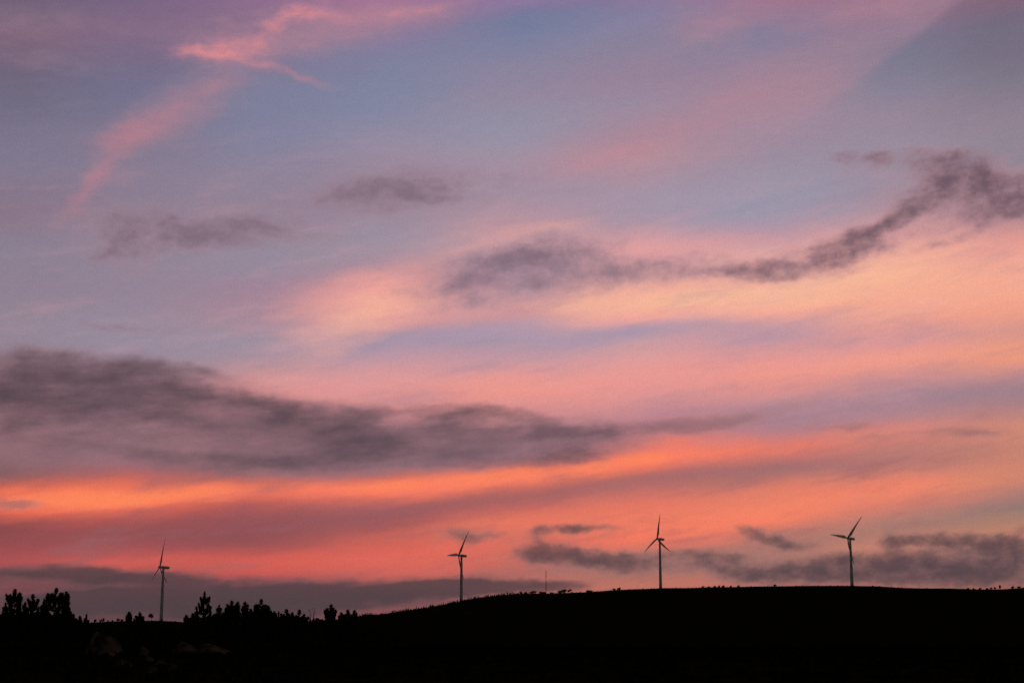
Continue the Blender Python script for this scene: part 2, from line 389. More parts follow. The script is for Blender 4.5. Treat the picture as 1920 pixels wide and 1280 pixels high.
# heavy bank on the left
BANK_VEIL = [(60, 730, 150, 70, 0, 0.8), (220, 745, 230, 75, -4, 1.0), (420, 790, 250, 70, -10, 0.9), (600, 825, 240, 60, -5, 0.9),
             (780, 820, 240, 56, 0, 0.8), (960, 825, 220, 48, 0, 0.8), (1130, 820, 170, 34, 3, 0.7), (330, 860, 300, 30, -3, 0.5),
             (120, 830, 170, 50, 0, 0.6), (660, 765, 60, 14, -6, 0.5)]
BANK_CORE = [(58, 709, 75, 36, 0, 1.0), (38, 674, 30, 20, -20, 0.7), (89, 686, 34, 20, -15, 0.6), (52, 748, 95, 28, 0, 0.9),
             (20, 770, 60, 40, 0, 0.5), (27, 802, 34, 30, 30, 0.7), (100, 826, 55, 30, -10, 0.8), (165, 733, 110, 44, -3, 1.0),
             (206, 700, 75, 22, -3, 0.7), (241, 735, 90, 42, -3, 0.9), (285, 703, 60, 24, -4, 0.7), (344, 724, 75, 28, -12, 0.8),
             (299, 771, 75, 24, -5, 0.8), (220, 799, 60, 20, -10, 0.7), (155, 778, 60, 22, 0, 0.6), (388, 799, 90, 22, -3, 0.8),
             (430, 747, 85, 17, -13, 0.8), (498, 769, 80, 19, -10, 0.9), (557, 770, 60, 16, -14, 0.8), (605, 786, 75, 20, -4, 0.8),
             (584, 823, 110, 24, -3, 0.8), (500, 812, 60, 18, 0, 0.5), (344, 856, 120, 20, -4, 0.75), (282, 843, 70, 14, -6, 0.5),
             (430, 860, 100, 16, 3, 0.7), (619, 866, 90, 14, 0, 0.6), (344, 686, 75, 8, 0, 0.5), (412, 700, 55, 8, -16, 0.5),
             (661, 792, 55, 26, 0, 0.8), (667, 826, 65, 24, 0, 0.7), (760, 767, 85, 10, 3, 0.7), (709, 792, 24, 22, 60, 0.6),
             (846, 784, 75, 15, 0, 0.8), (898, 775, 95, 12, -2, 0.8), (966, 777, 75, 10, -9, 0.7), (812, 810, 60, 22, 10, 0.6),
             (743, 834, 110, 22, 0, 0.7), (709, 860, 110, 14, 2, 0.7), (949, 812, 95, 12, -3, 0.6), (1001, 812, 50, 18, 10, 0.5),
             (1070, 811, 95, 13, -3, 0.7), (1125, 811, 85, 11, 4, 0.7), (1207, 801, 70, 13, 6, 0.7), (1070, 848, 50, 12, -8, 0.7),
             (1018, 857, 95, 12, 4, 0.7), (967, 868, 85, 8, 3, 0.5), (932, 842, 75, 14, 0, 0.5), (500, 876, 120, 10, 0, 0.5),
             (406, 771, 60, 11, -3, -0.8), (292, 800, 55, 12, 0, -0.6), (275, 836, 45, 9, 0, -0.5), (430, 830, 85, 15, -4, -0.8),
             (192, 779, 38, 10, 0, -0.4), (55, 816, 42, 18, 20, -0.6), (206, 823, 42, 10, -8, -0.4), (361, 838, 50, 8, 0, -0.4),
             (584, 847, 85, 8, 0, -0.4), (743, 799, 60, 14, 5, -0.5), (898, 832, 70, 9, 0, -0.4), (1035, 833, 45, 8, 0, -0.4),
             (320, 742, 50, 8, -12, -0.3)]
sky = cloud_layer(sky, P_FINE, BANK_VEIL, (156, 112, 121), (118, 90, 101), .86, 1.2, .10, TEX_BANK, .30, .95)
sky = cloud_layer(sky, P_CLOUD, BANK_CORE, (116, 89, 99), (80, 65, 73), .86, 1.25, .16, TEX_BANK, .34, 1.2, grow=1.9)

# low dark strips over the hills
LOW = [(60, 1075, 240, 18, 0, .9), (200, 1078, 150, 14, -2, .7), (640, 1107, 330, 24, 1, 1), (450, 1118, 300, 28, 0, .9),
       (250, 1134, 250, 30, 0, .8), (850, 1107, 200, 14, 2, .7), (1000, 1097, 120, 9, 3, .4), (100, 1142, 250, 34, 0, .8),
       (600, 1140, 250, 18, 0, .5)]
sky = cloud_layer(sky, P_FINE, LOW, (126, 82, 86), (82, 65, 70), .88, 1.45, .15, TEX_LOW, .3, .8)
LOW_VEIL = [(1700, 1068, 280, 26, 0, .9), (1850, 1055, 150, 34, 5, .9), (1100, 1050, 180, 26, -2, .8), (1340, 1055, 120, 26, -5, .7), (1790, 1018, 170, 20, -2, .7),
            (1500, 1075, 120, 16, 3, .7), (1060, 1000, 150, 22, 0, .4), (890, 1008, 80, 22, 0, .45), (1450, 1014, 90, 20, -8, .5)]
sky = cloud_layer(sky, P_FINE, LOW_VEIL, (164, 114, 108), (112, 86, 90), .80, 1.30, .08, TEX_TORN, .30, 1.0)
LOW2 = [(1502, 1071, 85, 15, 4, 0.9), (1549, 1061, 70, 13, 3, 0.8), (1597, 1066, 95, 17, 0, 1.0), (1660, 1066, 95, 19, 0, 1.0),
        (1724, 1068, 85, 17, 0, 1.0), (1803, 1062, 85, 17, -3, 1.0), (1850, 1070, 85, 17, 5, 1.0),
        (1900, 1046, 55, 15, 15, 1.0), (1432, 1080, 50, 10, 4, 0.8), (1812, 1090, 55, 10, 0, 0.7),
        (1755, 1084, 85, 12, 0, 0.7), (1629, 1081, 110, 12, 2, 0.7), (1560, 1084, 90, 9, 2, 0.5), (1915, 1085, 40, 10, 0, 0.6),
        (1771, 1012, 70, 9, 0, 1.0), (1819, 1015, 70, 11, -4, 1.0), (1866, 1021, 50, 11, -6, 0.8), (1739, 1014, 45, 7, 3, 0.8),
        (1676, 1006, 14, 18, 0, 0.8), (1670, 1026, 14, 14, 0, 0.6), (1700, 1016, 24, 6, 0, 0.6), (1917, 1012, 14, 20, 0, 1.0),
        (1880, 1008, 11, 14, 0, 0.5), (1760, 1025, 90, 9, 0, 0.4), (1407, 998, 28, 7, -25, 0.9), (1434, 1006, 36, 7, -20, 0.9),
        (1483, 1021, 32, 9, 0, 1.0), (1454, 1012, 36, 6, -10, 0.7), (1440, 1020, 60, 14, 0, 0.4), (1331, 1041, 50, 7, -5, 0.9),
        (1378, 1066, 36, 16, -10, 1.0), (1300, 1050, 60, 14, 0, 0.5), (1350, 1055, 50, 12, 0, 0.4),
        (1016, 1021, 18, 18, 0, 0.9), (1031, 1032, 40, 9, 0, 0.9), (1043, 1043, 60, 11, -4, 1.0), (1078, 1043, 66, 9, 0, 1.0),
        (1110, 1052, 66, 11, -3, 1.0), (1189, 1062, 38, 18, 0, 1.0), (1160, 1055, 40, 9, 0, 0.8), (1277, 1036, 55, 7, 6, 0.7),
        (1225, 1050, 40, 9, 0, 0.5), (1113, 991, 36, 6, 0, 1.0), (1069, 991, 42, 6, 2, 0.8), (1034, 992, 34, 7, 0, 0.7),
        (867, 1008, 20, 9, -35, 0.8), (893, 1014, 18, 6, -20, 0.7), (926, 1003, 20, 7, 10, 0.7), (905, 1003, 40, 9, 0, 0.4),
        (999, 1046, 22, 9, 0, 0.6), (1060, 1065, 90, 12, 0, 0.4), (850, 995, 14, 10, 0, 0.5), (1090, 1015, 30, 6, 0, 0.3)]
sky = cloud_layer(sky, P_CLOUD, LOW2, (142, 102, 100), (82, 66, 72), .82, 1.25, .12, TEX_TORN, .36, 1.15, grow=2.1)

# fine mottling of the cloud sheet, plus speckle painted in to imitate film grain
mott = noise_tex(stretched(P0, 0.45, 0.26, 71.0), 1.0, 5, 0.65).outputs['Fac']
hsv = N('ShaderNodeHueSaturation')
put(hsv.inputs['Color'], sky)
speck = noise_tex(P0, 15.0, 2, 0.7).outputs['Fac']
hsv.inputs['Saturation'].default_value = 0.96
put(hsv.inputs['Value'], M('ADD', M('MULTIPLY_ADD', M('SUBTRACT', mott, 0.5), 0.12, 0.99), M('MULTIPLY', M('SUBTRACT', speck, 0.5), 0.36)))
sky = hsv.outputs[0]

# clear twilight overhead and behind, where the afterglow fades out
nish = N('ShaderNodeTexSky', sky_type='NISHITA')
nish.sun_disc = False
nish.sun_elevation = R(SUN_EL)
nish.sun_rotation = R(SUN_AZ)
nish.altitude = 400
nish.dust_density = 1.5
nish.ozone_density = 3.0
tw = N('ShaderNodeVectorMath', operation='SCALE')
LK.new(nish.outputs[0], tw.inputs[0])
tw.inputs['Scale'].default_value = 0.05
far_az = smooth(M('ABSOLUTE', AZ), 24, 80)
far_el = smooth(EL, 26, 48)
far = M('SUBTRACT', 1.0, M('MULTIPLY', M('SUBTRACT', 1.0, far_az), M('SUBTRACT', 1.0, far_el)))
rear_tex = noise_tex(stretched(tc.outputs['Generated'], 0.5, 0.3, 5.0), 1.0, 5, 0.55).outputs['Fac']
rear = mixc(smooth(rear_tex, 0.35, 0.65, 0.55, 0.95), tw.outputs[0], lin((72, 67, 62)))       # grey evening cloud cover
sky = mixc(far, sky, rear)

bg = N('ShaderNodeBackground')
LK.new(sky, bg.inputs['Color'])
bg.inputs['Strength'].default_value = 1.0
wo = N('ShaderNodeOutputWorld')
LK.new(bg.outputs[0], wo.inputs['Surface'])

# ------------------------------------------------------------------ last light of the sun
sun_d = bpy.data.lights.new('sun', 'SUN')
sun_d.energy = 0.12
sun_d.angle = R(12)
sun_d.color = (1.0, 0.62, 0.42)
sun = bpy.data.objects.new('sun', sun_d)
C.objects.link(sun)
sd = Vector((math.sin(R(SUN_AZ)) * math.cos(R(SUN_EL)), math.cos(R(SUN_AZ)) * math.cos(R(SUN_EL)), math.sin(R(SUN_EL))))
sun.rotation_euler = sd.to_track_quat('Z', 'Y').to_euler()

# ------------------------------------------------------------------ helpers
def tag(o, label=None, cat=None, group=None, kind=None):
    if label:
        o['label'] = label
    if cat:
        o['category'] = cat
    if group:
        o['group'] = group
    if kind:
        o['kind'] = kind
    return o


def mesh_obj(name, verts, faces, mat, parent=None, smooth_shade=False):
    me = bpy.data.meshes.new(name)
    me.from_pydata(verts, [], faces)
    me.update()
    if smooth_shade:
        me.polygons.foreach_set('use_smooth', [True] * len(me.polygons))
    me.materials.append(mat)
    o = bpy.data.objects.new(name, me)
    C.objects.link(o)
    if parent:
        o.parent = parent
    return o


def empty(name, loc, rz=0.0):
    o = bpy.data.objects.new(name, None)
    o.empty_display_size = 0.5
    C.objects.link(o)
    o.location = loc
    o.rotation_euler = (0, 0, rz)
    return o


class Geo:
    def __init__(self):
        self.v, self.f = [], []

    def tube(self, pts, radii, sides=8, cap=True):
        n0 = len(self.v)
        m = len(pts)
        for i, p in enumerate(pts):
            p = Vector(p)
            t = Vector(pts[min(i + 1, m - 1)]) - Vector(pts[max(i - 1, 0)])
            t.normalize()
            a = t.cross(Vector((1, 0, 0))) if abs(t.x) < 0.8 else t.cross(Vector((0, 1, 0)))
            a.normalize()
            b = t.cross(a)
            for k in range(sides):
                q = 2 * math.pi * k / sides
                self.v.append(tuple(p + (a * math.cos(q) + b * math.sin(q)) * radii[i]))
        for i in range(m - 1):
            for k in range(sides):
                k2 = (k + 1) % sides
                self.f.append((n0 + i * sides + k, n0 + i * sides + k2, n0 + (i + 1) * sides + k2, n0 + (i + 1) * sides + k))
        if cap:
            self.f.append(tuple(n0 + k for k in range(sides))[::-1])
            self.f.append(tuple(n0 + (m - 1) * sides + k for k in range(sides)))

    def tri(self, a, b, c):
        n = len(self.v)
        self.v += [tuple(a), tuple(b), tuple(c)]
        self.f.append((n, n + 1, n + 2))

    def build(self, name, mat, parent=None, smooth_shade=False):
        return mesh_obj(name, self.v, self.f, mat, parent, smooth_shade)


def material(name, c1, c2, scale, rough=0.8, detail=4.0, bump=0.0, coord='Object', metal=0.0, spec=0.0):
    m = bpy.data.materials.new(name)
    m.use_nodes = True
    nt = m.node_tree
    b = nt.nodes['Principled BSDF']
    t = nt.nodes.new('ShaderNodeTexCoord')
    n = nt.nodes.new('ShaderNodeTexNoise')
    n.inputs['Scale'].default_value = scale
    n.inputs['Detail'].default_value = detail
    nt.links.new(t.outputs[coord], n.inputs['Vector'])
    r = nt.nodes.new('ShaderNodeValToRGB')
    r.color_ramp.elements[0].position = 0.35
    r.color_ramp.elements[1].position = 0.68
    r.color_ramp.elements[0].color = (*c1, 1)
    r.color_ramp.elements[1].color = (*c2, 1)
    nt.links.new(n.outputs['Fac'], r.inputs[0])
    nt.links.new(r.outputs[0], b.inputs['Base Color'])
    b.inputs['Roughness'].default_value = rough
    b.inputs['Metallic'].default_value = metal
    b.inputs['Specular IOR Level'].default_value = spec
    if bump:
        bn = nt.nodes.new('ShaderNodeBump')
        bn.inputs['Strength'].default_value = bump
        bn.inputs['Distance'].default_value = 0.1
        nt.links.new(n.outputs['Fac'], bn.inputs['Height'])
        nt.links.new(bn.outputs[0], b.inputs['Normal'])
    return m


MAT = {
    'moor': material('moorland', (0.007, 0.0065, 0.005), (0.018, 0.015, 0.010), 0.35, 1.0, 8.0),
    'track': material('bare_track_soil', (0.03, 0.024, 0.018), (0.09, 0.07, 0.055), 0.12, 1.0),
    'paint': material('weathered_white_paint', (0.70, 0.70, 0.66), (0.80, 0.79, 0.75), 0.25, 0.45, 5.0, spec=0.3),
    'blade': material('grey_gelcoat', (0.55, 0.55, 0.52), (0.66, 0.65, 0.62), 0.2, 0.4, 4.0, spec=0.3),
    'steel': material('galvanised_steel', (0.16, 0.16, 0.16), (0.26, 0.25, 0.24), 1.5, 0.6, 3.0, metal=0.4, spec=0.3),
    'needle': material('pine_needles', (0.022, 0.030, 0.013), (0.045, 0.058, 0.024), 2.5, 0.9),
    'bark': material('pine_bark', (0.020, 0.015, 0.011), (0.055, 0.040, 0.029), 6.0, 0.95, 6.0, 0.4),
    'deadwood': material('dead_wood', (0.035, 0.030, 0.026), (0.07, 0.06, 0.05), 4.0, 0.95),
    'gorse': material('gorse_leaves', (0.016, 0.020, 0.009), (0.040, 0.044, 0.020), 1.8, 0.95),
    'heather': material('heather', (0.010, 0.009, 0.006), (0.026, 0.020, 0.013), 1.0, 0.95),
    'granite': material('granite', (0.012, 0.009, 0.007), (0.15, 0.108, 0.078), 0.8, 0.95, 10.0, 1.0),
    'farleaf': material('distant_foliage', (0.022, 0.030, 0.014), (0.045, 0.055, 0.026), 0.3, 0.95),
}

# ------------------------------------------------------------------ terrain
CREST = [(-6000, 1150), (-3000, 1160), (-1200, 1170), (0, 1171), (160, 1167), (230, 1163.5), (290, 1162.5), (330, 1164.5), (365, 1168),
         (450, 1170), (560, 1166), (632, 1160), (680, 1153), (720, 1150), (760, 1144), (830, 1133), (880, 1123), (920, 1117),
         (960, 1113), (1000, 1112), (1040, 1112), (1100, 1109), (1160, 1105), (1240, 1102), (1400, 1099), (1540, 1097), (1600, 1097.5),
         (1640, 1098), (1690, 1101), (1760, 1102), (1830, 1104), (1880, 1104), (1920, 1101), (2100, 1098), (2600, 1104), (4000, 1130), (9000, 1150)]
CREST_A = []
for (x, y) in CREST:
    a, e = sky_angles(x, y)
    dist = 2250.0 if x < 500 else 2250 + 200 * min(1, (x - 500) / 500)
    CREST_A.append((a, math.tan(R(e)) * dist + CAM_Z, dist))


def crest(az):
    if az <= CREST_A[0][0]:
        return CREST_A[0][1:]
    for (a0, z0, d0), (a1, z1, d1) in zip(CREST_A, CREST_A[1:]):
        if az <= a1:
            t = (az - a0) / (a1 - a0)
            return z0 + (z1 - z0) * t, d0 + (d1 - d0) * t
    return CREST_A[-1][1:]


def ground_z(x, y):
    r = math.hypot(x, y)
    az = math.degrees(math.atan2(x, y))
    zc, dc = crest(az)
    n = mnoise.noise((x * 0.03, y * 0.03, 0.0)) * 0.28 + mnoise.noise((x * 0.11, y * 0.11, 4.0)) * 0.12
    near = n * min(1.0, r / 25.0)
    r0, r1 = 250.0, 620.0
    zv = -26.0
    if r <= r0:
        return near
    if r <= r1:
        t = (r - r0) / (r1 - r0)
        t = t * t * (3 - 2 * t)
        return near * (1 - t) + zv * t
    if r <= dc:
        t = (r - r1) / (dc - r1)
        z = zv + (zc - zv) * (0.25 * t + 0.75 * t ** 2.0)
        return z + mnoise.noise((x * 0.006, y * 0.006, 9.0)) * 3.5 * min(1, 4 * t) * min(1, (1 - t) * 5) + mnoise.noise((x * 0.02, y * 0.02, 2.0)) * 0.7
    t = min(1.0, (r - dc) / 2500.0)
    t = t * t * (3 - 2 * t)
    t2 = min(1.0, (r - dc) / 20000.0)
    return zc * (1 - 0.8 * t) - 120 * t2 + mnoise.noise((x * 0.02, y * 0.02, 2.0)) * 0.7 * max(0, 1 - t * 4)


azl = []
a = -180.0
while a < 180.0 - 1e-6:
    azl.append(a)
    a += 0.16 if -21 <= a < 21 else (1.0 if -45 <= a < 45 else 3.0)
rl = [0.6]
while rl[-1] < 32000:
    r = rl[-1]
    if r < 260:
        step = max(1.2, r * 0.03)
    elif r < 2100:
        step = r * 0.035
    elif r < 2560:
        step = 16.0
    else:
        step = r * 0.10
    rl.append(r + step)
tv, tf = [(0, 0, ground_z(0, 0))], []
for r in rl:
    for az in azl:
        x, y = r * math.sin(R(az)), r * math.cos(R(az))
        tv.append((x, y, ground_z(x, y)))
na = len(azl)
for k in range(na):
    tf.append((0, 1 + (k + 1) % na, 1 + k))
for i in range(len(rl) - 1):
    for k in range(na):
        k2 = (k + 1) % na
        tf.append((1 + i * na + k, 1 + i * na + k2, 1 + (i + 1) * na + k2, 1 + (i + 1) * na + k))
ground = mesh_obj('ground', tv, tf, MAT['moor'], None, True)
tag(ground, kind='structure', label='dark moorland and ridge under the evening sky')

# pale bare track cut across the wooded flank of the ridge
g = Geo()
pts = []
for i in range(13):
    px = 846 + i * 4.6
    x, y = ground_spot(px, 2120 - 7 * i + 8 * math.sin(i * 1.3))
    pts.append((x, y))
for i, (x, y) in enumerate(pts):
    w = 5.0 * math.sin(math.pi * (i + 0.6) / 13.2) + 0.5
    g.v.append((x, y - w, ground_z(x, y - w) + 0.5))
    g.v.append((x, y + w, ground_z(x, y + w) + 0.5))
for i in range(12):
    g.f.append((2 * i, 2 * i + 2, 2 * i + 3, 2 * i + 1))
tag(g.build('path', MAT['track']), kind='structure', label='pale bare track on the wooded flank of the ridge')

# ------------------------------------------------------------------ wind turbines
BLADE_L = 42.0
WIND = R(-120.0)                   # compass heading the rotors face: left and towards the camera


def blade_mesh():
    """lofted aerofoil along +Z, chord along X, slightly bent downwind (+Y)"""
    g = Geo()
    secs, sides = 22, 14
    for i in range(secs):
        t = i / (secs - 1)
        z = 1.2 + (BLADE_L - 1.2) * t
        root = max(0.0, 1 - t / 0.14)
        if t < 0.2:
            chord = 2.1 + (4.6 - 2.1) * (math.sin(min(1, t / 0.2) * math.pi / 2) ** 1.4)
        else:
            chord = 4.6 * (1 - (t - 0.2) / 0.8) ** 0.9 * 0.88 + 0.55
        if i == secs - 1:
            chord = 0.16
        thick = chord * (0.13 + 0.12 * (1 - t) ** 2) * (1 - root) + 1.9 * root
        twist = R(18) * (1 - t) ** 1.6
        bend = 2.4 * t ** 2.2
        off = chord * 0.20 * (1 - root)
        for k in range(sides):
            q = 2 * math.pi * k / sides
            x = math.cos(q) * chord / 2 + off
            y = math.sin(q) * thick / 2 * (1 - 0.45 * math.cos(q) * (1 - root))
            xr = x * math.cos(twist) - y * math.sin(twist)
            yr = x * math.sin(twist) + y * math.cos(twist)
            g.v.append((xr, yr + bend, z))
    for i in range(secs - 1):
        for k in range(sides):
            k2 = (k + 1) % sides
            g.f.append((i * sides + k, i * sides + k2, (i + 1) * sides + k2, (i + 1) * sides + k))
    g.f.append(tuple(range(sides))[::-1])
    g.f.append(tuple((secs - 1) * sides + k for k in range(sides)))
    return g


def nacelle_mesh():
    """rounded box along -Y(front) .. +Y(tail)"""
    g = Geo()
    prof = [(-3.4, 1.25, 0.0), (-3.0, 1.62, 0.0), (-1.5, 1.9, 0.05), (2.0, 1.98, 0.1), (6.0, 1.95, 0.15), (7.8, 1.75, 0.2), (8.3, 1.4, 0.25)]
    sides = 20
    for (y, s, dz) in prof:
        for k in range(sides):
            q = 2 * math.pi * k / sides
            cx, cz = math.cos(q), math.sin(q)
            n = (abs(cx) ** 4 + abs(cz) ** 4) ** 0.25
            g.v.append((cx / n * s * 0.98, y, cz / n * s + dz))
    m = len(prof)
    for i in range(m - 1):
        for k in range(sides):
            k2 = (k + 1) % sides
            g.f.append((i * sides + k, (i + 1) * sides + k, (i + 1) * sides + k2, i * sides + k2))
    g.f.append(tuple(range(sides)))
    g.f.append(tuple((m - 1) * sides + k for k in range(sides))[::-1])
    return g


def hub_mesh():
    g = Geo()
    prof = [(-2.6, 0.05), (-2.5, 0.5), (-2.1, 1.0), (-1.3, 1.45), (-0.3, 1.62), (0.9, 1.6), (1.5, 1.45)]
    sides = 20
    for (y, s) in prof:
        for k in range(sides):
            q = 2 * math.pi * k / sides
            g.v.append((math.cos(q) * s, y, math.sin(q) * s))
    for i in range(len(prof) - 1):
        for k in range(sides):
            k2 = (k + 1) % sides
            g.f.append((i * sides + k, (i + 1) * sides + k, (i + 1) * sides + k2, i * sides + k2))
    g.f.append(tuple(range(sides)))
    g.f.append(tuple((len(prof) - 1) * sides + k for k in range(sides))[::-1])
    return g


BLADE_ME = NAC_ME = HUB_ME = None


def wind_turbine(hub_px, hub_py, dist, phase, label, size=1.0):
    """hub seen at a photo position, dist metres off; phase = clock angle of the first blade"""
    global BLADE_ME, NAC_ME, HUB_ME
    a, e = sky_angles(hub_px, hub_py)
    x, y = dist * math.sin(R(a)), dist * math.cos(R(a))
    hub_z = CAM_Z + math.tan(R(e)) * dist
    # the hub sits 5.2 m in front of the tower axis
    nx, ny = math.sin(WIND), math.cos(WIND)
    tx, ty = x - nx * 5.2 * size, y - ny * 5.2 * size
    gz = ground_z(tx, ty) - 0.5
    root = empty('wind_turbine', (tx, ty, gz))
    tag(root, label, 'wind turbine', 'wind turbines along the ridge')
    h = hub_z - gz - 1.4
    t = Geo()
    n = 14
    t.tube([(0, 0, h * i / n) for i in range(n + 1)], [(2.45 + (1.5 - 2.45) * (i / n)) * size for i in range(n + 1)], 28)
    t.build('tower', MAT['paint'], root, True)
    f = Geo()
    f.tube([(0, 0, h - 0.5), (0, 0, h + 0.4)], [1.66 * size, 1.66 * size], 24)
    f.build('yaw_ring', MAT['steel'], root)
    # local frame of the machine house: -Y points into the wind, rotor plane leans back 5 degrees
    yaw = math.atan2(nx, -ny)      # turn -Y onto (nx, ny)
    tilt = Matrix.Rotation(R(-5.0), 4, 'X')
    base_m = Matrix.Translation((0, 0, hub_z - gz)) @ Matrix.Rotation(yaw, 4, 'Z') @ tilt @ Matrix.Scale(size, 4)
    if NAC_ME is None:
        o = nacelle_mesh().build('nacelle', MAT['paint'], root, True)
        NAC_ME = o.data
    else:
        o = bpy.data.objects.new('nacelle', NAC_ME)
        C.objects.link(o)
        o.parent = root
    o.matrix_local = base_m
    if HUB_ME is None:
        hb = hub_mesh().build('rotor_hub', MAT['paint'], root, True)
        HUB_ME = hb.data
    else:
        hb = bpy.data.objects.new('rotor_hub', HUB_ME)
        C.objects.link(hb)
        hb.parent = root
    hb.matrix_local = base_m @ Matrix.Translation((0, -5.0, 0))
    for k in range(3):
        if BLADE_ME is None:
            b = blade_mesh().build('blade', MAT['blade'], hb, True)
            BLADE_ME = b.data
        else:
            b = bpy.data.objects.new('blade', BLADE_ME)
            C.objects.link(b)
            b.parent = hb
        b.matrix_local = Matrix.Rotation(R(phase + 120 * k), 4, 'Y')
    return root


wind_turbine(299.5, 1063, 2262, 3.0, 'leftmost wind turbine, beside the pines, one blade pointing almost straight up', 1.035)
wind_turbine(859.5, 1041, 2415, 32.0, 'wind turbine on the wooded slope, one blade level to the left', 1.06)
wind_turbine(1232.0, 1010, 2480, 2.0, 'wind turbine nearest right of the thin mast, two blades spread low')
wind_turbine(1589.0, 1009, 2458, 41.0, 'rightmost wind turbine, alone on the bare ridge', 1.04)

# ------------------------------------------------------------------ lattice mast
mx, my = ground_spot(1024, 2380)
mz = ground_z(mx, my) - 0.3
top = CAM_Z + math.tan(R(sky_angles(1024, 1067)[1])) * 2380
mast = empty('lattice_mast', (mx, my, mz))
tag(mast, 'thin tall lattice mast rising from the trees on the ridge', 'mast')
H = top - mz
legs = [(0.62 * math.cos(R(90 + 120 * k)), 0.62 * math.sin(R(90 + 120 * k))) for k in range(3)]
for (lx, ly) in legs:
    g = Geo()
    g.tube([(lx, ly, 0), (lx * 0.75, ly * 0.75, H * 0.95)], [0.14, 0.11], 8)
    g.build('leg', MAT['steel'], mast)
g = Geo()
nb = 24
for i in range(nb):
    z0, z1 = H * 0.95 * i / nb, H * 0.95 * (i + 1) / nb
    for k in range(3):
        s0, s1 = 1 - 0.25 * i / nb, 1 - 0.25 * (i + 1) / nb
        p, q = legs[k], legs[(k + 1) % 3]
        g.tube([(p[0] * s0, p[1] * s0, z0), (q[0] * s1, q[1] * s1, z1)], [0.05, 0.05], 4)
        g.tube([(p[0] * s1, p[1] * s1, z1), (q[0] * s1, q[1] * s1, z1)], [0.05, 0.05], 4)
tag(g.build('bracing', MAT['steel'], mast), kind='stuff')
g = Geo()
g.tube([(0, 0, H * 0.93), (0, 0, H)], [0.10, 0.06], 8)
g.build('lightning_rod', MAT['steel'], mast)

# ------------------------------------------------------------------ pines in the foreground
def brush(g, p0, axis, length, rad, n, rnd, wd=0.055):
    """bottle-brush shoot of needle bundles along an axis"""
    ax = axis.normalized()
    s = ax.cross(Vector((0.3, 1, 0.2))).normalized()
    t = ax.cross(s)
    for i in range(n):
        u = rnd.random()
        q = rnd.random() * 2 * math.pi
        rr = rad * (0.42 + 0.75 * math.sin(math.pi * min(1, u * 0.75 + 0.22)))
        out = s * math.cos(q) + t * math.sin(q)
        b = p0 + ax * (length * u) + out * (rr * 0.12)
        d = (out * 0.85 + ax * (0.35 + 0.75 * u)).normalized()
        e = b + d * rr * rnd.uniform(0.85, 1.2)
        w = d.cross(ax if rnd.random() < 0.5 else Vector((rnd.uniform(-1, 1), rnd.uniform(-1, 1), rnd.uniform(-1, 1)))).normalized() * wd
        g.tri(b - w, b + w, e)


def crown_profile(style, f):
    if style == 'cone':
        return max(0.07, 1 - f)
    if style == 'round':
        return 0.35 + 0.65 * math.sin(math.pi * min(1.0, 0.25 + f * 0.72))
    if style == 'column':
        return 0.75 if f < 0.75 else 0.75 - 0.5 * (f - 0.75) / 0.25
    return 0.55 + 0.45 * math.sin(math.pi * (0.25 + 0.70 * f))      # candelabra


